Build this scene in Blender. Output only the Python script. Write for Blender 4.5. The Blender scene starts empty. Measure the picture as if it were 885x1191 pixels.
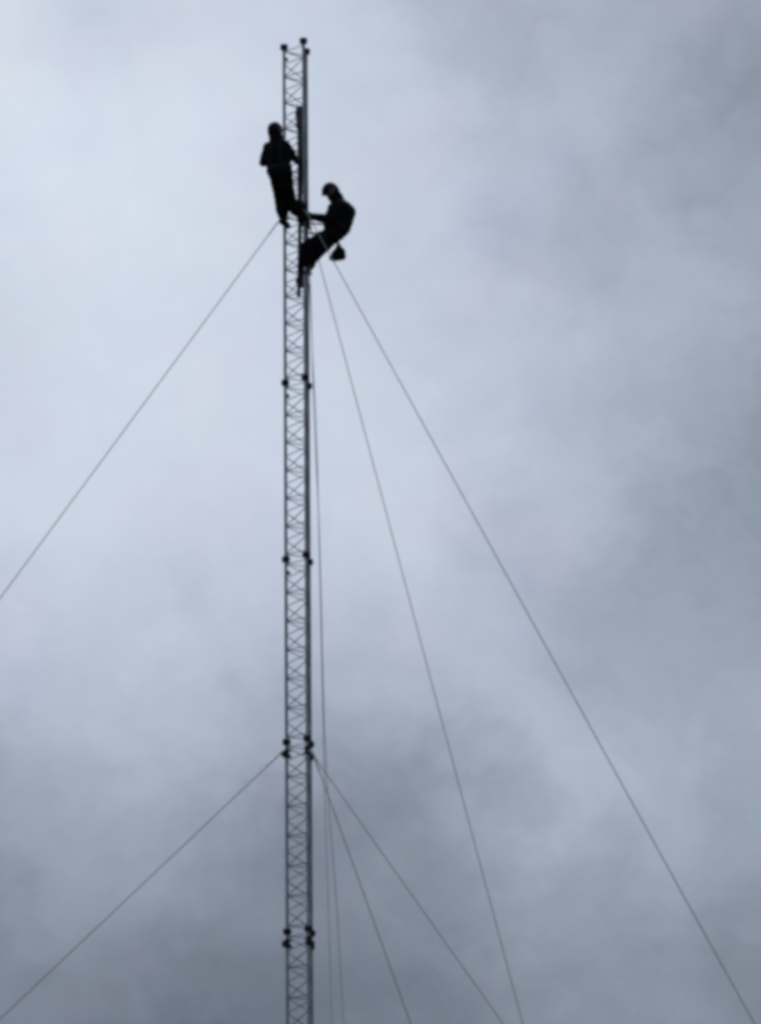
import bpy, bmesh, math, random
from mathutils import Vector, Matrix, noise
from mathutils.bvhtree import BVHTree
random.seed(7)
R = math.radians
sc = bpy.context.scene
COL = sc.collection

# ------------------------------------------------------------------ camera
cam_d = bpy.data.cameras.new('camera'); cam = bpy.data.objects.new('camera', cam_d); COL.objects.link(cam)
PITCH, YAW, ROLL, DIST = 0.3065, 0.026, -0.0129, 49.5215
fw = Vector((math.sin(YAW)*math.cos(PITCH), math.cos(YAW)*math.cos(PITCH), math.sin(PITCH)))
rt = Vector((math.cos(YAW), -math.sin(YAW), 0)); up = rt.cross(fw)
r2 = rt*math.cos(ROLL)+up*math.sin(ROLL); u2 = -rt*math.sin(ROLL)+up*math.cos(ROLL)
m = Matrix((r2, u2, -fw)).transposed().to_4x4(); m.translation = Vector((0, -DIST, 1.6))
cam.matrix_world = m
cam_d.sensor_fit = 'VERTICAL'; cam_d.sensor_height = 24; cam_d.lens = 75.77
cam_d.clip_start = .1; cam_d.clip_end = 20000
sc.camera = cam
sc.cycles.pixel_filter_type = 'BLACKMAN_HARRIS'
sc.cycles.filter_width = 4.4

# ------------------------------------------------------------------ view
sc.view_settings.view_transform = 'Standard'; sc.view_settings.look = 'None'
sc.view_settings.exposure = 0; sc.view_settings.gamma = 1; sc.view_settings.use_curve_mapping = False

# ------------------------------------------------------------------ overcast sky and hidden sun
SUN_EL, SUN_AZ = 48, 12                   # sun high behind the cloud, beyond the mast
w = bpy.data.worlds.new('World'); sc.world = w; w.use_nodes = True
nt = w.node_tree; N = nt.nodes; L = nt.links; N.clear()
def nd(t, **k):
    n = N.new(t)
    for a, b in k.items(): setattr(n, a, b)
    return n
def mth(op, a, b=None, c=None):
    n = nd('ShaderNodeMath', operation=op)
    for i, v in enumerate((a, b, c)):
        if v is None: continue
        if isinstance(v, (int, float)): n.inputs[i].default_value = v
        else: L.new(v, n.inputs[i])
    return n.outputs[0]
skyt = nd('ShaderNodeTexSky', sky_type='NISHITA', sun_disc=False, sun_elevation=R(SUN_EL), sun_rotation=R(SUN_AZ))
bg1 = nd('ShaderNodeBackground'); bg1.inputs[1].default_value = .07; L.new(skyt.outputs[0], bg1.inputs[0])
tc = nd('ShaderNodeTexCoord')
sep = nd('ShaderNodeSeparateXYZ'); L.new(tc.outputs['Generated'], sep.inputs[0])
az = mth('ARCTAN2', sep.outputs[0], sep.outputs[1]); el = mth('ARCSINE', sep.outputs[2])
cmb = nd('ShaderNodeCombineXYZ'); L.new(az, cmb.inputs[0]); L.new(el, cmb.inputs[1])
def fbm(scale, detail, rough, z, aspect=1.0, src=None, dist=0.0):
    mp = nd('ShaderNodeMapping'); mp.inputs['Scale'].default_value = (1, aspect, 1); mp.inputs['Location'].default_value = (z*1.7, z*.9, z)
    L.new(src or cmb.outputs[0], mp.inputs[0])
    t = nd('ShaderNodeTexNoise', noise_dimensions='3D'); t.inputs['Scale'].default_value = scale
    t.inputs['Detail'].default_value = detail; t.inputs['Roughness'].default_value = rough; t.inputs['Distortion'].default_value = dist
    L.new(mp.outputs[0], t.inputs[0]); return t
warp = fbm(16, 4, .55, 3.1, 1.3)
wv = nd('ShaderNodeVectorMath', operation='SUBTRACT'); L.new(warp.outputs['Color'], wv.inputs[0]); wv.inputs[1].default_value = (.5, .5, .5)
ws = nd('ShaderNodeVectorMath', operation='SCALE'); L.new(wv.outputs[0], ws.inputs[0]); ws.inputs['Scale'].default_value = .06
wa = nd('ShaderNodeVectorMath', operation='MULTIPLY'); L.new(ws.outputs[0], wa.inputs[0]); wa.inputs[1].default_value = (1, 1, 0)
pw = nd('ShaderNodeVectorMath', operation='ADD'); L.new(cmb.outputs[0], pw.inputs[0]); L.new(wa.outputs[0], pw.inputs[1])
def shake(src, scale, detail, amt, z):
    t = fbm(scale, detail, .6, z)
    a = nd('ShaderNodeVectorMath', operation='SUBTRACT'); L.new(t.outputs['Color'], a.inputs[0]); a.inputs[1].default_value = (.5, .5, .5)
    c = nd('ShaderNodeVectorMath', operation='MULTIPLY'); L.new(a.outputs[0], c.inputs[0]); c.inputs[1].default_value = (amt, amt, 0)
    o = nd('ShaderNodeVectorMath', operation='ADD'); L.new(src.outputs[0], o.inputs[0]); L.new(c.outputs[0], o.inputs[1]); return o
pw2 = shake(pw, 48, 7, .045, 9.4)
# cloud masses: (azimuth, elevation, thinner + / thicker -) of the overcast
BLOBS= [(-0.12, 0.13, 0.016), (-0.061, 0.13, -0.187), (-0.002, 0.13, -0.063), (0.057, 0.13, -0.118), (0.116, 0.13, -0.009), (0.175, 0.13, -0.093), (-0.12, 0.188, -0.074), (-0.061, 0.188, 0.086), (-0.002, 0.188, -0.077), (0.057, 0.188, 0.078), (0.116, 0.188, 0.038), (0.175, 0.188, -0.079), (-0.12, 0.247, -0.076), (-0.061, 0.247, 0.096), (-0.002, 0.247, -0.065), (0.057, 0.247, 0.052), (0.116, 0.247, -0.072), (0.175, 0.247, 0.171), (-0.12, 0.305, 0.181), (-0.061, 0.305, 0.038), (-0.002, 0.305, 0.103), (0.057, 0.305, 0.078), (0.116, 0.305, 0.026), (0.175, 0.305, -0.165), (-0.12, 0.363, -0.013), (-0.061, 0.363, 0.065), (-0.002, 0.363, 0.056), (0.057, 0.363, 0.027), (0.116, 0.363, 0.038), (0.175, 0.363, 0.092), (-0.12, 0.422, 0.074), (-0.061, 0.422, 0.148), (-0.002, 0.422, 0.027), (0.057, 0.422, 0.059), (0.116, 0.422, 0.003), (0.175, 0.422, -0.109), (-0.12, 0.48, 0.206), (-0.061, 0.48, -0.073), (-0.002, 0.48, 0.152), (0.057, 0.48, -0.029), (0.116, 0.48, 0.055), (0.175, 0.48, 0.075)]
acc = None
for (a, b, q) in BLOBS:
    d = nd('ShaderNodeVectorMath', operation='DISTANCE'); L.new(pw.outputs[0], d.inputs[0]); d.inputs[1].default_value = (a, b, 0)
    s = mth('MULTIPLY', d.outputs['Value'], d.outputs['Value'])
    e = mth('EXPONENT', mth('MULTIPLY', s, -1/(2*.045**2)))
    acc = mth('MULTIPLY', e, q) if acc is None else mth('MULTIPLY_ADD', e, q, acc)
WISPS = [(0.021, 0.219, -0.05, 0.019), (0.047, 0.208, -0.05, 0.0158), (0.037, 0.228, -0.015, 0.0163), (0.079, 0.225, 0.03, 0.0163), (-0.006, 0.206, -0.02, 0.0163), (0.071, 0.448, -0.035, 0.0163), (0.089, 0.423, 0.02, 0.0163), (0.107, 0.399, -0.03, 0.019), (0.072, 0.383, -0.035, 0.0122), (0.05, 0.417, 0.025, 0.0163), (0.129, 0.382, 0.02, 0.0163), (0.149, 0.438, -0.035, 0.0218), (0.067, 0.291, -0.03, 0.0122), (0.097, 0.28, -0.03, 0.0163), (0.042, 0.316, 0.02, 0.0163), (0.112, 0.245, 0.02, 0.0218), (0.064, 0.178, -0.03, 0.019), (0.093, 0.167, -0.02, 0.0163), (-0.034, 0.44, 0.015, 0.019), (-0.072, 0.439, -0.015, 0.0163), (-0.047, 0.295, -0.02, 0.0218)]
for (a, b, q, sg) in WISPS:
    d = nd('ShaderNodeVectorMath', operation='DISTANCE'); L.new(pw2.outputs[0], d.inputs[0]); d.inputs[1].default_value = (a, b, 0)
    s = mth('MULTIPLY', d.outputs['Value'], d.outputs['Value'])
    acc = mth('MULTIPLY_ADD', mth('EXPONENT', mth('MULTIPLY', s, -1/(2*sg**2))), q, acc)
n1 = fbm(26, 9, .56, 7.7, 1.25, dist=.08, src=pw2.outputs[0]); n2 = fbm(60, 7, .6, 1.3, 1.2); n3 = fbm(4, 3, .5, 11.2, 1.6)
v = mth('ADD', acc, .62)
amp = nd('ShaderNodeMapRange'); L.new(v, amp.inputs[0])
for i, val in enumerate((.6, .85, .14, .035)): amp.inputs[i+1].default_value = val      # thicker cloud shows more structure
v = mth('MULTIPLY_ADD', mth('SUBTRACT', n1.outputs['Fac'], .5), amp.outputs[0], v)
v = mth('MULTIPLY_ADD', mth('SUBTRACT', n2.outputs['Fac'], .5), .045, v)
v = mth('MULTIPLY_ADD', mth('SUBTRACT', n3.outputs['Fac'], .5), .06, v)
# unseen sky behind the camera slightly darkened, added to dim the camera-facing sides
back = nd('ShaderNodeMapRange'); L.new(sep.outputs[1], back.inputs[0])
for i, val in enumerate((.25, -.5, 0, .02)): back.inputs[i+1].default_value = val
v = mth('SUBTRACT', v, back.outputs[0])
ramp = nd('ShaderNodeValToRGB'); L.new(v, ramp.inputs[0])
def lin(c): return tuple(((x/255+.055)/1.055)**2.4 if x > 10 else x/255/12.92 for x in c)+(1,)
stops = [(0, (22, 26, 32)), (.25, (56, 63, 73)), (.44, (104, 113, 127)), (.56, (135, 144, 159)), (.66, (159, 169, 185)), (.75, (183, 192, 209)), (.82, (200, 209, 225)), (.9, (216, 225, 238))]
cr = ramp.color_ramp
while len(cr.elements) < len(stops): cr.elements.new(.5)
for e_, (p, c_) in zip(cr.elements, stops): e_.position = p; e_.color = lin(c_)
# faint warm and green-blue drift inside the cloud
h = fbm(26, 3, .5, 5.5)
hs = nd('ShaderNodeVectorMath', operation='SUBTRACT'); L.new(h.outputs['Color'], hs.inputs[0]); hs.inputs[1].default_value = (.5, .5, .5)
hm = nd('ShaderNodeVectorMath', operation='MULTIPLY_ADD'); L.new(hs.outputs[0], hm.inputs[0]); hm.inputs[1].default_value = (.11, .05, .08); hm.inputs[2].default_value = (1, 1, 1)
cm = nd('ShaderNodeVectorMath', operation='MULTIPLY'); L.new(ramp.outputs[0], cm.inputs[0]); L.new(hm.outputs[0], cm.inputs[1])
bg2 = nd('ShaderNodeBackground'); L.new(cm.outputs[0], bg2.inputs[0]); bg2.inputs[1].default_value = 1
mx = nd('ShaderNodeMixShader'); mx.inputs[0].default_value = .97
L.new(bg1.outputs[0], mx.inputs[1]); L.new(bg2.outputs[0], mx.inputs[2])
ow = nd('ShaderNodeOutputWorld'); L.new(mx.outputs[0], ow.inputs[0])

sun_d = bpy.data.lights.new('sun', 'SUN'); sun_d.energy = .5; sun_d.angle = R(25); sun_d.color = (1, .96, .9)
sun = bpy.data.objects.new('sun', sun_d); COL.objects.link(sun)
sd = Vector((math.sin(R(SUN_AZ))*math.cos(R(SUN_EL)), math.cos(R(SUN_AZ))*math.cos(R(SUN_EL)), math.sin(R(SUN_EL))))
sun.rotation_euler = sd.to_track_quat('Z', 'Y').to_euler()

# ------------------------------------------------------------------ helpers
def mat(name, c1, c2=None, scale=6.0, rough=.6, metal=0.0, bump=0.0, spec=.5):
    mt = bpy.data.materials.new(name); mt.use_nodes = True
    t = mt.node_tree; b = t.nodes['Principled BSDF']
    c2 = c2 or tuple(x*.6 for x in c1)
    g = t.nodes.new('ShaderNodeTexCoord'); n = t.nodes.new('ShaderNodeTexNoise')
    n.inputs['Scale'].default_value = scale; n.inputs['Detail'].default_value = 5
    t.links.new(g.outputs['Object'], n.inputs[0])
    r = t.nodes.new('ShaderNodeValToRGB'); r.color_ramp.elements[0].position = .35; r.color_ramp.elements[1].position = .65
    r.color_ramp.elements[0].color = (*c2, 1); r.color_ramp.elements[1].color = (*c1, 1)
    t.links.new(n.outputs['Fac'], r.inputs[0]); t.links.new(r.outputs[0], b.inputs['Base Color'])
    b.inputs['Roughness'].default_value = rough; b.inputs['Metallic'].default_value = metal; b.inputs['Specular IOR Level'].default_value = spec
    if bump:
        bp = t.nodes.new('ShaderNodeBump'); bp.inputs['Strength'].default_value = bump
        t.links.new(n.outputs['Fac'], bp.inputs['Height']); t.links.new(bp.outputs[0], b.inputs['Normal'])
    return mt
M = dict(
    galv=mat('galvanised_steel', (.40, .42, .47), (.22, .24, .27), 4, .6),
    rod=mat('bracing_steel', (.24, .26, .30), (.13, .145, .17), 5, .6),
    flange=mat('weathered_flange_steel', (.025, .027, .032), (.012, .013, .017), 30, .8, spec=.2),
    wire=mat('steel_wire_rope', (.30, .32, .36), (.22, .24, .27), 8, .6),
    rope=mat('braided_rope', (.60, .61, .63), (.48, .49, .51), 20, .9),
    rail=mat('dull_painted_rail', (.10, .105, .12), (.06, .065, .08), 12, .6),
    pole=mat('dark_painted_steel', (.035, .038, .045), (.02, .022, .028), 12, .55),
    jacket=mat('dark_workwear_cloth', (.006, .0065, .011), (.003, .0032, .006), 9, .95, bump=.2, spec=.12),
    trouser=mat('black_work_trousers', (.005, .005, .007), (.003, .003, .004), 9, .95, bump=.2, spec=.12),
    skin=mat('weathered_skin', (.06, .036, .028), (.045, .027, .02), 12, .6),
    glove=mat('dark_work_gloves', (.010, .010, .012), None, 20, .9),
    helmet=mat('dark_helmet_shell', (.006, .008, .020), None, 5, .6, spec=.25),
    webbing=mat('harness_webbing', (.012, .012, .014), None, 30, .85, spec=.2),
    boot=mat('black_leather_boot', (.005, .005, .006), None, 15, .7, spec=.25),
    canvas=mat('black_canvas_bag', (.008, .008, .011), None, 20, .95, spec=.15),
    concrete=mat('concrete', (.30, .29, .27), (.2, .195, .18), 3, .9, bump=.3),
    grass=mat('rough_grass_field', (.05, .07, .025), (.035, .045, .02), .4, .95, bump=.4),
)
def empty(name, loc=(0, 0, 0)):
    o = bpy.data.objects.new(name, None); COL.objects.link(o); o.location = loc; o.empty_display_size = .1; return o
def tag(o, label=None, cat=None, group=None, kind=None):
    if label: o['label'] = label
    if cat: o['category'] = cat
    if group: o['group'] = group
    if kind: o['kind'] = kind
    return o
def obj(name, bm, mt, parent=None, smooth=True):
    me = bpy.data.meshes.new(name); bm.normal_update(); bm.to_mesh(me); bm.free()
    for x in (mt if isinstance(mt, (list, tuple)) else [mt]): me.materials.append(x)
    if smooth:
        me.polygons.foreach_set('use_smooth', [True]*len(me.polygons)); me.set_sharp_from_angle(angle=R(40))
    o = bpy.data.objects.new(name, me); COL.objects.link(o)
    if parent: o.parent = parent
    return o
def frame(d, hint=None):
    d = d.normalized(); h_ = hint or (Vector((0, 0, 1)) if abs(d.z) < .9 else Vector((1, 0, 0)))
    a = d.cross(h_).normalized(); return a, d.cross(a).normalized()
def tube(bm, pts, r, seg=10, cap=True):
    pts = [Vector(p) for p in pts]; rings = []
    rr = r if isinstance(r, (list, tuple)) else [r]*len(pts)
    d0 = pts[1]-pts[0]; a, b = frame(d0)
    for i, p in enumerate(pts):
        d = (pts[min(i+1, len(pts)-1)]-pts[max(i-1, 0)]).normalized()
        a = (a-d*a.dot(d)).normalized(); b = d.cross(a)
        rings.append([bm.verts.new(p+(a*math.cos(t)+b*math.sin(t))*rr[i]) for t in [2*math.pi*k/seg for k in range(seg)]])
    for r0, r1 in zip(rings, rings[1:]):
        for k in range(seg): bm.faces.new((r0[k], r0[(k+1) % seg], r1[(k+1) % seg], r1[k]))
    if cap: bm.faces.new(rings[0][::-1]); bm.faces.new(rings[-1])
def box(bm, c, size, rot=None, bev=.003):
    r = bmesh.ops.create_cube(bm, size=1)
    vs = r['verts']; mt = Matrix.Translation(Vector(c)) @ (rot.to_4x4() if rot else Matrix()) @ Matrix.Diagonal((*size, 1))
    bmesh.ops.transform(bm, matrix=mt, verts=vs)
    if bev:
        es = list({e for v_ in vs for e in v_.link_edges})
        bmesh.ops.bevel(bm, geom=es, offset=bev, segments=1, affect='EDGES')
def smooth_path(pts, n=8):
    P = [Vector(p) for p in pts]; out = []
    for i in range(len(P)-1):
        p0, p1, p2, p3 = P[max(i-1, 0)], P[i], P[i+1], P[min(i+2, len(P)-1)]
        for k in range(n):
            t = k/n
            out.append(.5*((2*p1)+(p2-p0)*t+(2*p0-5*p1+4*p2-p3)*t*t+(-p0+3*p1-3*p2+p3)*t**3))
    out.append(P[-1]); return out

# ------------------------------------------------------------------ ground
bm = bmesh.new()
n_ = 48; S = 6000
grid = [[bm.verts.new((S*math.copysign(abs(2*i/n_-1)**3, 2*i/n_-1), S*math.copysign(abs(2*j/n_-1)**3, 2*j/n_-1), 0)) for i in range(n_+1)] for j in range(n_+1)]
for j in range(n_):
    for i in range(n_): bm.faces.new((grid[j][i], grid[j][i+1], grid[j+1][i+1], grid[j+1][i]))
tag(obj('ground', bm, M['grass']), kind='structure')

# ------------------------------------------------------------------ lattice mast
TOP, SEC, NSEC = 25.5, 3.0, 8
RAD = .4056/math.sqrt(3)
ANG = {'L': R(173.5), 'B': R(-66.5), 'C': R(53.5)}
LEG = {k: Vector((RAD*math.cos(a), RAD*math.sin(a), 0)) for k, a in ANG.items()}
KEYS = ['L', 'B', 'C']
mast = tag(empty('lattice_mast'), 'tall slender triangular grey steel lattice mast with dark bolted flanges', 'mast')

def bracing_bm():
    """zigzag rods and horizontals of the three faces, one 3 m section, z from -3 to 0"""
    b = bmesh.new(); nb = 6; bay = (SEC-.16)/nb
    for i, k in enumerate(KEYS):
        p, q = LEG[k], LEG[KEYS[(i+1) % 3]]
        out = ((p+q)/2).normalized()*.006
        for j in range(nb):
            z0 = -SEC+.08+j*bay
            tube(b, [p+out+Vector((0, 0, z0)), q+out+Vector((0, 0, z0+bay/2))], .0084, 6, False)
            tube(b, [q+out+Vector((0, 0, z0+bay/2)), p+out+Vector((0, 0, z0+bay))], .0084, 6, False)
            tube(b, [p+Vector((0, 0, z0)), q+Vector((0, 0, z0))], .0084, 6, False)
        tube(b, [p+Vector((0, 0, -.08)), q+Vector((0, 0, -.08))], .0075, 6, False)
    return b
def leg_bm(k):
    b = bmesh.new(); p = LEG[k]
    tube(b, [p+Vector((0, 0, -SEC+.012)), p+Vector((0, 0, -.012))], .0265, 14)
    return b
def flange_bm(k):
    b = bmesh.new(); p = LEG[k]
    def disc(z0, z1, r, seg=16): tube(b, [p+Vector((0, 0, z0)), p+Vector((0, 0, z1))], r, seg)
    disc(-.034, -.002, .066); disc(.002, .034, .066)
    disc(-.045, -.026, .032); disc(.026, .040, .032)
    for j in range(4):
        a = math.pi/4+j*math.pi/2; c = p+Vector((math.cos(a), math.sin(a), 0))*.045
        tube(b, [c+Vector((0, 0, -.048)), c+Vector((0, 0, .046))], .011, 6)
        tube(b, [c+Vector((0, 0, -.046)), c+Vector((0, 0, -.027))], .018, 6)
        tube(b, [c+Vector((0, 0, .027)), c+Vector((0, 0, .042))], .018, 6)
        g = Vector((math.cos(j*math.pi/2), math.sin(j*math.pi/2), 0))
        box(b, p+g*.035+Vector((0, 0, -.042)), (.03 if abs(g.x) > .5 else .006, .03 if abs(g.y) > .5 else .006, .03), bev=0)
    return b
def gusset_bm():
    b = bmesh.new(); p = LEG['L']
    rot = Matrix.Rotation(R(20), 3, 'Z')
    box(b, p+Vector((.040, -.02, -.235)), (.06, .008, .065), rot)
    tube(b, [p+Vector((0, 0, -.275)), p+Vector((0, 0, -.195))], .023, 12)
    tube(b, [p+Vector((.045, -.04, -.235)), p+Vector((.045, .005, -.235))], .010, 6)
    return b
sec0 = obj('mast_section', bracing_bm(), M['rod'], mast); sec0.location = (0, 0, TOP)
subs = [obj('leg', leg_bm(k), M['galv'], sec0) for k in KEYS] + [obj('flange', flange_bm(k), M['flange'], sec0, False) for k in KEYS]
subs.append(obj('gusset', gusset_bm(), M['pole'], sec0, False))
for i in range(1, NSEC):
    s_ = sec0.copy(); COL.objects.link(s_); s_.parent = mast; s_.location = (0, 0, TOP-SEC*i)
    for c in subs:
        d = c.copy(); COL.objects.link(d); d.parent = s_
# tapered foot on its concrete pad
b = bmesh.new()
for k in KEYS: tube(b, [LEG[k]+Vector((0, 0, 1.488)), LEG[k]*.25+Vector((0, 0, .36))], .02, 12)
for i, k in enumerate(KEYS):
    for f_ in (.15, .5, .85):
        p = (LEG[k]*(1-.75*f_)); q = LEG[KEYS[(i+1) % 3]]*(1-.75*f_); z = 1.488-1.128*f_
        tube(b, [p+Vector((0, 0, z)), q+Vector((0, 0, z))], .007, 6)
tube(b, [Vector((0, 0, .30)), Vector((0, 0, .36))], .12, 20)
obj('tapered_foot', b, M['galv'], mast)
b = bmesh.new(); box(b, (0, 0, .15), (.9, .9, .30), None, .02); obj('concrete_pad', b, M['concrete'], mast)

# guy collars under three of the joints
def bracket_bm(k):
    b = bmesh.new(); p = LEG[k]; o_ = p.normalized(); s_ = Vector((-o_.y, o_.x, 0))
    tube(b, [p+Vector((0, 0, -.068)), p+Vector((0, 0, .068))], .044, 14)
    rot = Matrix((o_, s_, Vector((0, 0, 1)))).transposed()
    box(b, p+o_*.045, (.075, .016, .095), rot)
    box(b, p-o_*.020+Vector((0, 0, -.048)), (.12, .09, .010), rot)
    box(b, p-o_*.020+Vector((0, 0, .048)), (.12, .09, .010), rot)
    for z in (-.03, .03): tube(b, [p+s_*.05+Vector((0, 0, z)), p-s_*.05+Vector((0, 0, z))], .009, 8)
    return b
BR = [obj('guy_bracket', bracket_bm(k), M['flange'], mast, False) for k in KEYS]
for o in BR: o.location = (0, 0, 22.34)
for z in (13.31, 10.31):
    for o in BR:
        d = o.copy(); COL.objects.link(d); d.parent = mast; d.location = (0, 0, z)

# ------------------------------------------------------------------ guy wires
GUYS = [
    ('L', 196.32, 22.38, 'upper guy wire sloping from below the standing worker to the left edge'),
    ('C', 62.57, 22.34, 'steeper upper guy wire running down right from beneath the seated worker'),
    ('B', -54.10, 22.38, 'longest upper guy wire reaching the bottom right corner from the seated worker'),
    ('L', 169.85, 13.34, 'lower guy wire sloping from the mast to the bottom left corner'),
    ('C', 66.70, 13.36, 'steeper lower guy wire right of the mast, nearest the hanging ropes'),
    ('B', -62.24, 13.30, 'flatter lower guy wire fanning out right from the mast joint'),
]
for k, deg, z, lab in GUYS:
    o_ = LEG[k].normalized(); p0 = LEG[k]+o_*.075+Vector((0, 0, z))
    p1 = Vector((15*math.cos(R(deg)), 15*math.sin(R(deg)), .12)); d = (p1-p0); ln = d.length; dn = d.normalized()
    root = tag(empty('guy_wire', (p1.x, p1.y, 0)), lab, 'guy wire', 'guy wires staying the mast')
    T = Vector((p1.x, p1.y, 0))
    b = bmesh.new(); pts = []
    for i in range(25):
        t = i/24; pts.append(p0+d*t-Vector((0, 0, 4*.02*t*(1-t)))-T)
    tube(b, pts, .0075, 8); obj('wire', b, M['wire'], root)
    b = bmesh.new()                                          # thimble and grips where the wire meets the collar
    a_, c_ = frame(dn)
    ring = [p0+dn*.035+(dn*math.cos(t)*.035+a_*math.sin(t)*.022)-T for t in [2*math.pi*i/14 for i in range(15)]]
    tube(b, ring, .006, 8, False)
    obj('thimble', b, M['galv'], root)
    for j in range(3):
        b = bmesh.new(); box(b, p0+dn*(.13+.09*j)-T, (.028, .028, .03), dn.to_track_quat('Z', 'Y').to_matrix(), .004)
        obj('wire_grip', b, M['galv'], root)
    b = bmesh.new(); box(b, (0, 0, .07), (.5, .5, .24), None, .02); obj('anchor_block', b, M['concrete'], root)

# ------------------------------------------------------------------ gin pole on the mast
gp = tag(empty('gin_pole', (.03, -.14, 20.95)), 'dark lifting pole clamped inside the mast between the two workers', 'lifting pole')
G0 = Vector((.03, -.14, 20.95))
b = bmesh.new(); tube(b, [Vector((-.007, -.10, 20.95))-G0, Vector((.062, -.16, 24.28))-G0], .033, 16); obj('pole', b, M['pole'], gp)
b = bmesh.new()
for y in (-.215, -.125): box(b, Vector((.035, y, 24.12))-G0, (.15, .012, .36))
tube(b, [Vector((.03, -.24, 24.20))-G0, Vector((.03, -.10, 24.20))-G0], .016, 10)
obj('pulley_cheek', b, M['pole'], gp, False)
b = bmesh.new(); tube(b, [Vector((.03, -.185, 24.19))-G0, Vector((.03, -.155, 24.19))-G0], .085, 24); obj('sheave', b, M['pole'], gp)
b = bmesh.new()
for x in (.005, .102): tube(b, [Vector((x, -.13, 22.60))-G0, Vector((x, -.13, 24.00))-G0], .026, 12)
for i in range(15):
    z = 22.65+.094*i; tube(b, [Vector((.005, -.13, z))-G0, Vector((.102, -.13, z+(.047 if i % 2 else -.03)))-G0], .017, 8)
obj('guide_rail', b, M['rail'], gp)
for z, x in ((23.30, .06), (22.56, .07), (21.19, .05)):  # upper two are clamps; lowest block stands in for the seated worker's boot
    b = bmesh.new()
    box(b, Vector((x+.01, -.14, z))-G0, (.15 if z > 22 else .11, .12, .11 if z > 22 else .17), None, .008)
    for s_ in (-.05, .05): tube(b, [Vector((x+s_, -.22, z))-G0, Vector((x+s_, -.06, z))-G0], .01, 6)
    obj('clamp_boot_block', b, M['flange'], gp, False)

# ------------------------------------------------------------------ hanging ropes
ROPE1 = [(.173, -.05, 21.653), (.206, -.05, 20.144), (.239, -.1, 18.702), (.303, -.15, 16.853), (.352, -.25, 14.027), (.414, -.3, 12.488), (.533, -.4, 10.756), (.621, -.5, 9.014), (.85, -.7, 6.293), (1.187, -.9, 3.09), (1.567, -1.1, .006)]
ROPE2 = [(.17, -.05, 21.2), (.215, -.05, 19.9), (.267, -.05, 18.661), (.302, -.05, 16.625), (.33, -.05, 14.637), (.357, -.05, 12.749), (.403, -.1, 10.813), (.443, -.1, 9.077), (.511, -.2, 6.345), (.61, -.25, 3.117), (.728, -.3, .006)]
for pts, r, lab in ((ROPE1, .0075, 'hanging rope right of the mast that drifts furthest right near the bottom'), (ROPE2, .0060, 'thinner straighter rope hanging closest along the mast\'s right side')):
    b = bmesh.new(); base = Vector(pts[-1])
    tube(b, [p-base for p in smooth_path(pts, 8)], r, 8)
    o = obj('haul_rope', b, M['rope']); o.location = base; tag(o, lab, 'rope', 'haul ropes hanging beside the mast')

# ------------------------------------------------------------------ people
def V(*a): return Vector(a)
ICO = None
def hull(bm, balls):
    """convex skin round a set of balls"""
    global ICO
    if ICO is None:
        t = bmesh.new(); bmesh.ops.create_icosphere(t, subdivisions=2, radius=1); ICO = [v_.co.copy() for v_ in t.verts]; t.free()
    h_ = bmesh.new()
    for p, r in balls:
        rr = (r, r, r) if isinstance(r, (int, float)) else r
        for c in ICO: h_.verts.new(Vector(p)+Vector((c.x*rr[0], c.y*rr[1], c.z*rr[2])))
    bmesh.ops.convex_hull(h_, input=h_.verts)
    bmesh.ops.delete(h_, geom=[v_ for v_ in h_.verts if not v_.link_faces], context='VERTS')
    mp = {v_: bm.verts.new(v_.co) for v_ in h_.verts}
    for f_ in h_.faces: bm.faces.new([mp[v_] for v_ in f_.verts])
    h_.free()
def chain(bm, pts):
    for a, b_ in zip(pts, pts[1:]): hull(bm, [a, b_])
def remesh(bm, voxel, name):
    me = bpy.data.meshes.new(name+'_raw'); bm.to_mesh(me); bm.free()
    o = bpy.data.objects.new(name+'_raw', me); COL.objects.link(o)
    md = o.modifiers.new('r', 'REMESH'); md.mode = 'VOXEL'; md.voxel_size = voxel
    sm = o.modifiers.new('s', 'SMOOTH'); sm.factor = .5; sm.iterations = 3
    dg = bpy.context.evaluated_depsgraph_get(); me2 = bpy.data.meshes.new_from_object(o.evaluated_get(dg))
    bpy.data.objects.remove(o); bpy.data.meshes.remove(me)
    b2 = bmesh.new(); b2.from_mesh(me2); bpy.data.meshes.remove(me2); return b2
def hand(bm, wrist, palm_dir, across, curl, s=1.0):
    """palm plus four curled fingers and a thumb closing the other way; curl = direction the fingertips bend to"""
    f = palm_dir.normalized(); c = curl.normalized(); a = across.normalized()
    k0 = wrist+f*.025*s; k1 = wrist+f*.085*s
    hull(bm, [(k0+a*.018*s, .020*s), (k0-a*.018*s, .020*s), (k1+a*.030*s, .017*s), (k1-a*.030*s, .017*s)])
    for i, ln in enumerate((.040, .046, .043, .034)):
        o_ = k1+a*(.031-.0205*i)*s; r = .0105*s
        p1 = o_+(f*.8+c*.6).normalized()*ln*s; p2 = p1+(f*.05+c).normalized()*ln*.75*s; p3 = p2+(c*.5-f*.85).normalized()*ln*.6*s
        chain(bm, [(o_, r*1.1), (p1, r), (p2, r*.92), (p3, r*.8)])
    t0 = k0+a*.024*s; t1 = t0+(a*.8+f*.5+c*.5).normalized()*.045*s; t2 = t1+(f*.5+c*.9-a*.2).normalized()*.034*s
    chain(bm, [(t0, .016*s), (t1, .0125*s), (t2, .0105*s)])
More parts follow.
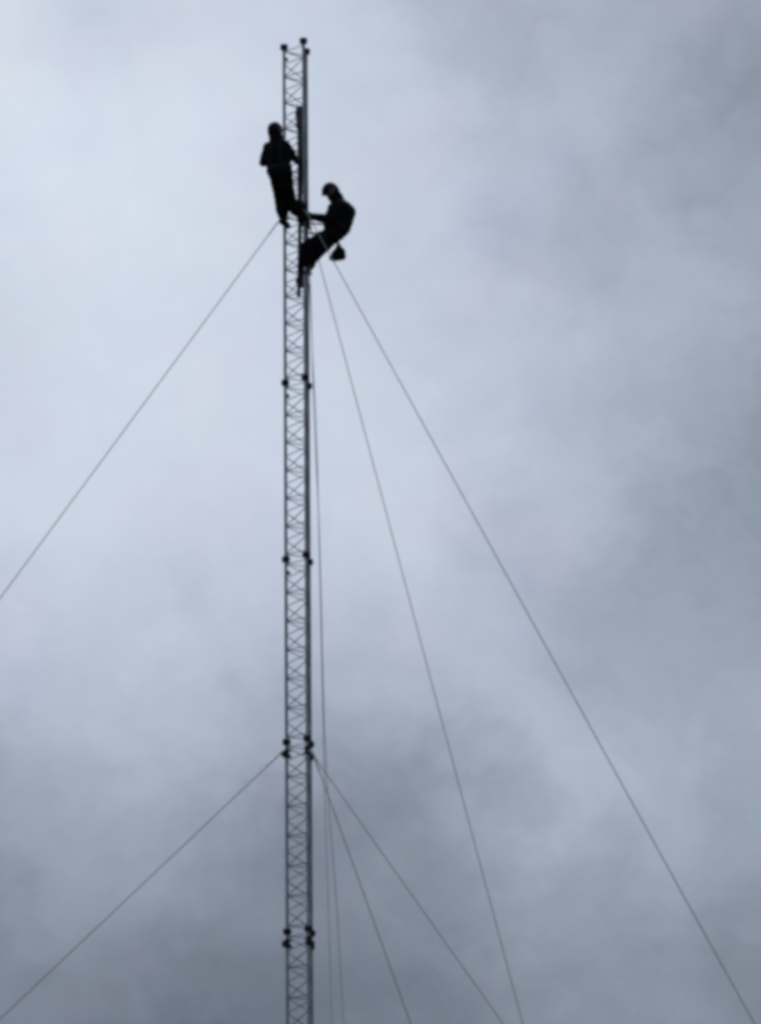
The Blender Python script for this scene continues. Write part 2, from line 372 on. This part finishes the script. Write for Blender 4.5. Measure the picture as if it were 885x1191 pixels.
def head(bm, c, face, upv):
    """skull, brow, nose, lips, chin, ears; face = direction looked in"""
    f = face.normalized(); u_ = (upv-f*upv.dot(f)).normalized(); s_ = f.cross(u_)
    P = lambda x, y, z: c+f*x+s_*y+u_*z
    hull(bm, [(P(-.02, 0, .045), .078), (P(.018, 0, .04), .070), (P(.02, 0, -.02), .062), (P(-.015, 0, -.01), .068)])
    hull(bm, [(P(.02, .03, -.03), .035), (P(.02, -.03, -.03), .035), (P(.055, .014, -.082), .022), (P(.055, -.014, -.082), .022)])
    hull(bm, [(P(.078, .022, .022), .012), (P(.078, -.022, .022), .012)])             # brow
    hull(bm, [(P(.082, 0, .012), .008), (P(.104, 0, -.026), .0105)])                  # nose
    hull(bm, [(P(.088, .014, -.032), .008), (P(.088, -.014, -.032), .008)])
    for y in (.015, -.015): hull(bm, [(P(.083, y, -.052), .007), (P(.087, 0, -.051), .008)])
    for y in (.015, -.015): hull(bm, [(P(.081, y, -.062), .007), (P(.085, 0, -.063), .008)])
    for y in (.075, -.075):                                                           # ears
        hull(bm, [(P(-.012, y, .018), .010), (P(-.008, y*1.08, .022), .010), (P(-.002, y, -.022), .008)])
    for y in (.028, -.028): hull(bm, [(P(.0735, y, .003), .0095)]*1+[(P(.0735, y*1.02, .003), .0095)])  # eyes under the brow
def helmet(c, face, upv, parent, T):
    f = face.normalized(); u_ = (upv-f*upv.dot(f)).normalized(); s_ = f.cross(u_)
    P = lambda x, y, z: c+f*x+s_*y+u_*z-T
    b = bmesh.new(); seg, rg = 28, 9; rows = []
    prof = [(.138*math.cos(t), .118*math.sin(t)) for t in [math.pi/2*i/rg for i in range(rg)]]
    for k_, (r, z) in enumerate([(.125, -.014), (.134, -.018), (.140, -.010)]+prof):
        rows.append([b.verts.new(P(-.002+r*math.cos(t)*1.02*(1+(.16 if k_ in (1, 2) and math.cos(t) > .5 else 0)), r*math.sin(t)*.88, .038+z)) for t in [2*math.pi*i/seg for i in range(seg)]])
    for r0, r1 in zip(rows, rows[1:]):
        for k in range(seg): b.faces.new((r0[k], r0[(k+1) % seg], r1[(k+1) % seg], r1[k]))
    b.faces.new(rows[-1])
    for y in (-.05, 0, .05):
        tube(b, [P(-.10, y*.8, .11), P(-.05, y, .142), P(.01, y, .148), (P(.07, y*.9, .128))], .006, 6)
    h_ = obj('helmet', b, M['helmet'], parent)
    b = bmesh.new()
    tube(b, [P(.01, .098, .035), P(.02, .085, -.03), P(.055, .03, -.108), P(.055, -.03, -.108), P(.02, -.085, -.03), P(.01, -.098, .035)], .005, 6)
    obj('chin_strap', b, M['webbing'], h_)
def boot(ank, toe, upv, parent, T):
    f = toe.normalized(); u_ = (upv-f*upv.dot(f)).normalized(); s_ = f.cross(u_)
    P = lambda x, y, z: ank+f*x+s_*y+u_*z-T
    b = bmesh.new()
    chain(b, [(P(-.01, 0, .13), .056), (P(-.01, 0, .0), .052)])
    hull(b, [(P(-.035, 0, -.045), .043), (P(-.01, 0, .0), .050), (P(.07, 0, -.05), .042)])
    hull(b, [(P(.07, 0, -.05), .042), (P(.15, .012, -.060), .036), (P(.15, -.014, -.062), .034)])
    b = remesh(b, .009, 'boot')
    o = obj('boot', b, M['boot'], parent)
    b = bmesh.new(); prof = [(-.085, .030), (-.06, .043), (0, .040), (.07, .050), (.13, .054), (.18, .040), (.195, .015)]
    top = []; bot = []
    for sg in (1, -1):
        for x, y in (prof if sg > 0 else prof[::-1]):
            top.append(b.verts.new(P(x, sg*y, -.078))); bot.append(b.verts.new(P(x, sg*y, -.100-(.008 if x < .02 else 0))))
    b.faces.new(top); b.faces.new(bot[::-1]); n = len(top)
    for i in range(n): b.faces.new((top[i], bot[i], bot[(i+1) % n], top[(i+1) % n]))
    bmesh.ops.recalc_face_normals(b, faces=b.faces)
    obj('sole', b, M['boot'], o, False)

def person(J, label, face, headup, toes, hands, extra=(), hipr=.130):
    base = (J['anL']+J['anR'])/2; T = V(base.x, base.y, min(J['anL'].z, J['anR'].z)-.1)
    root = tag(empty('person', T), label, 'person')
    b = bmesh.new()
    sh = [J['shL'], J['shR']]; wa = [J['wL'], J['wR']]; hp = [J['hipL'], J['hipR']]
    mid = (sh[0]+sh[1])/2
    hull(b, [(sh[0], .105), (sh[1], .105), (J['chest'], .200), (wa[0], .135), (wa[1], .135)])
    hull(b, [(J['neck'], .080), (sh[0]*.75+mid*.25, .09), (sh[1]*.75+mid*.25, .09)])
    hull(b, [(wa[0], .138), (wa[1], .138), (hp[0], hipr+.012), (hp[1], hipr+.012)])
    chain(b, [(J['neck'], .125), (J['head'].lerp(J['neck'], .30), .102)])
    for g in extra: hull(b, g)
    head(b, J['head'], face, headup)
    hull(b, [(J['head']-face.normalized()*.035-headup*.01, .118), (J['head'].lerp(J['neck'], .65), .120)])   # hood of the jacket pulled up under the helmet
    for s_ in 'LR':
        chain(b, [(J['sh'+s_], .095), (J['sh'+s_].lerp(J['el'+s_], .6), .092), (J['el'+s_], .078), (J['el'+s_].lerp(J['ha'+s_], .4), .064), (J['ha'+s_], .044)])
        hip, kn, an = J['hip'+s_], J['kn'+s_], J['an'+s_]
        chain(b, [(hip, hipr), (hip.lerp(kn, .45), .122), (kn, .118), (kn.lerp(an, .35), .118), (kn.lerp(an, .8), .090), (an, .068)])
        pd, ac, cu = hands[s_]
        hand(b, J['ha'+s_], pd, ac, cu, 1.08)
        foot = toes[s_].normalized(); chain(b, [(an, .045), (an+foot*.11-V(0, 0, .05), .034)])
    b = remesh(b, .0085, 'body')
    b.normal_update()
    hd = J['head']
    for v_ in b.verts:                                     # folds of loose workwear
        if (v_.co-hd).length < .16 or min((v_.co-J['haL']).length, (v_.co-J['haR']).length) < .13: continue
        q = noise.noise(Vector((v_.co.x*9, v_.co.y*9, v_.co.z*17)))+.5*noise.noise(v_.co*28)
        v_.co += v_.normal*(.011*q)
    hz = (hp[0].z+hp[1].z)/2+.06
    for f_ in b.faces:
        c = f_.calc_center_median()
        dh = min((c-J['haL']).length, (c-J['haR']).length)
        dn = (J['neck']-J['shL']).length
        leg = min((c-(J['hip'+s_].lerp(J['kn'+s_], t))).length for s_ in 'LR' for t in (0, .5, 1)) < .2 or c.z < min(J['knL'].z, J['knR'].z)
        f_.material_index = 1 if (c-hd).length < .135 else 2 if dh < .12 else 3 if leg else 0
    bmesh.ops.translate(b, vec=-T, verts=b.verts)
    tree = BVHTree.FromBMesh(b)
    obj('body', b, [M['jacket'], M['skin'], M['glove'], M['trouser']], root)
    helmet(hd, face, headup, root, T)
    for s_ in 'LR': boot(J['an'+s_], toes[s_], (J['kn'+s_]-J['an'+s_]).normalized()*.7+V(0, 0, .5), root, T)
    # harness: waist belt, shoulder and leg loops
    b = bmesh.new()
    def loop(c, ax, ra, rb, wd, side):
        ax = ax.normalized(); s1 = (side-ax*side.dot(ax)).normalized(); s2 = ax.cross(s1)
        ring = [(c+s1*math.cos(t)*ra+s2*math.sin(t)*rb-T) for t in [2*math.pi*i/24 for i in range(24)]]
        def lay(p, o2):
            q, n, _, _ = tree.find_nearest(p); return q+n*o2
        vv = [[b.verts.new(lay(p+ax*o1, o2)) for p in ring] for o1, o2 in ((-wd, -.01), (-wd, .009), (wd, .009), (wd, -.01))]
        for i in range(4):
            for k in range(24): b.faces.new((vv[i][k], vv[i][(k+1) % 24], vv[(i+1) % 4][(k+1) % 24], vv[(i+1) % 4][k]))
    wc = (wa[0]+wa[1])/2; hc = (hp[0]+hp[1])/2; spread = (wa[0]-wa[1]).length/2
    loop(wc.lerp(hc, .35), mid-hc, .146+spread, .150, .03, wa[0]-wa[1])
    for s_ in 'LR': loop(J['hip'+s_].lerp(J['kn'+s_], .32), J['kn'+s_]-J['hip'+s_], .132, .132, .022, wa[0]-wa[1])
    for i in range(2): loop(sh[i].lerp(mid, .3).lerp(wa[i], .5), (sh[i]-sh[1-i])*1.0, .30, .195, .02, mid-hc)
    bmesh.ops.recalc_face_normals(b, faces=b.faces)
    hr = obj('harness', b, M['webbing'], root, False)
    return root, T, hr

# standing worker, left of the mast, seen from behind
J1 = dict(head=V(-.384, -.36, 23.785), neck=V(-.368, -.40, 23.63), shL=V(-.495, -.39, 23.465), shR=V(-.225, -.45, 23.475), chest=V(-.37, -.42, 23.34),
          elL=V(-.570, -.38, 23.22), haL=V(-.315, -.10, 23.34), elR=V(-.110, -.42, 23.33), haR=V(-.02, -.25, 23.275),
          wL=V(-.40, -.46, 23.10), wR=V(-.25, -.48, 23.10), hipL=V(-.355, -.50, 22.93), hipR=V(-.225, -.51, 22.93),
          knL=V(-.285, -.27, 22.60), knR=V(-.155, -.27, 22.58), anL=V(-.258, -.26, 22.275), anR=V(.030, -.25, 22.315))
f1 = V(.45, .85, -.05)
p1, T1, h1 = person(J1, 'worker in dark clothing and helmet standing on the left side of the mast, back turned', f1, V(0, .05, 1),
       dict(L=V(.5, .8, -.1), R=V(.6, .7, -.1)),
       dict(L=(V(.6, .7, 0), V(0, 0, 1), V(.8, -.5, 0)), R=(V(.6, .6, .05), V(0, 0, 1), V(.7, -.6, 0))))
b = bmesh.new(); wc = V(-.33, -.36, 23.03)
tube(b, [p-T1 for p in smooth_path([V(-.46, -.42, 23.04), V(-.40, -.15, 23.06), V(-.22, .10, 23.09), V(0, .02, 23.08), V(.02, -.25, 23.06), V(-.16, -.45, 23.04)], 6)], .014, 8)
obj('work_lanyard', b, M['webbing'], h1)

# second worker sitting back in the harness, right of the mast, facing it
J2 = dict(head=V(.53, -.12, 22.80), neck=V(.615, -.12, 22.69), shL=V(.665, -.30, 22.46), shR=V(.695, .07, 22.62), chest=V(.715, -.11, 22.45),
          elL=V(.535, -.36, 22.21), elR=V(.53, .12, 22.38), haL=V(.235, -.235, 22.33), haR=V(.275, .125, 22.43),
          wL=V(.64, -.21, 22.20), wR=V(.66, -.02, 22.29), hipL=V(.545, -.20, 22.00), hipR=V(.55, .0, 22.06),
          knL=V(.150, -.24, 21.745), knR=V(.20, .0, 21.67), anL=V(.045, -.17, 21.36), anR=V(.11, .26, 21.56))
D2 = V(0, .02, .008)
for k_ in J2: J2[k_] += D2
f2 = V(-.86, .1, -.45)
p2, T2, h2 = person(J2, 'worker in dark clothing sitting back in a harness on the right side of the mast', f2, V(-.35, 0, .9),
       dict(L=V(-.35, .5, -.35), R=V(-.6, -.1, -.4)),
       dict(L=(V(-.95, -.1, .05), V(0, 0, 1), V(-.1, 1, 0)), R=(V(-.98, .05, 0), V(0, 0, 1), V(.1, 1, 0))),
       extra=[[(V(.53, -.2, 22.24)+D2, .13), (V(.55, .02, 22.33)+D2, .12), (V(.80, -.1, 22.44)+D2, .15), (V(.69, -.1, 22.19)+D2, .18), (V(.715, -.1, 22.38)+D2, .205), (V(.59, -.1, 22.50)+D2, .12), (V(.57, -.1, 22.03)+D2, .15)], [(V(.53, -.2, 21.99)+D2, .15), (V(.36, -.1, 21.93)+D2, .12), (V(.15, -.2, 21.77)+D2, .14), (V(.21, -.1, 21.67)+D2, .14)]])
b = bmesh.new()
tube(b, [p-T2 for p in smooth_path([V(.56, -.33, 22.12), V(.33, -.32, 22.14), V(.12, -.27, 22.16), V(0, -.12, 22.18), V(.02, .1, 22.20), V(.17, .235, 22.22), V(.35, .22, 22.20), V(.55, .14, 22.17)], 6)], .014, 8)
obj('work_lanyard', b, M['webbing'], h2)

# tool bag hung under the seated worker
TB = V(.655, -.10, 21.62)
tb = tag(empty('tool_bag', TB), 'small black tapered tool bag hanging below the seated worker', 'bag')
b = bmesh.new()
hull(b, [(V(-.075, -.06, .015), .05), (V(-.075, .06, .02), .05), (V(.08, -.06, .055), .05), (V(.085, .06, .05), .045), (V(-.01, -.03, .17), .05), (V(.03, .03, .175), .045)])
hull(b, [(V(-.02, 0, .19), .035), (V(.015, 0, .235), .028)])
hull(b, [(V(-.10, -.03, .0), .04), (V(-.12, .02, .03), .035)])
b = remesh(b, .009, 'bag')
for v_ in b.verts: v_.co += v_.co.normalized()*(.028*noise.noise(v_.co*9)+.010*noise.noise(v_.co*24))
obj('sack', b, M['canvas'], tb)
b = bmesh.new(); tube(b, smooth_path([V(-.02, 0, .20), V(-.012, 0, .27), V(-.03, .0, .36)], 5), .008, 8); tube(b, smooth_path([V(.03, 0, .21), V(.0, 0, .27), V(-.03, 0, .36)], 5), .006, 8)
obj('strap', b, M['webbing'], tb)
b = bmesh.new(); box(b, (-.125, -.02, .0), (.05, .06, .07), Matrix.Rotation(R(25), 3, 'Y'), .01); obj('side_pouch', b, M['canvas'], tb)
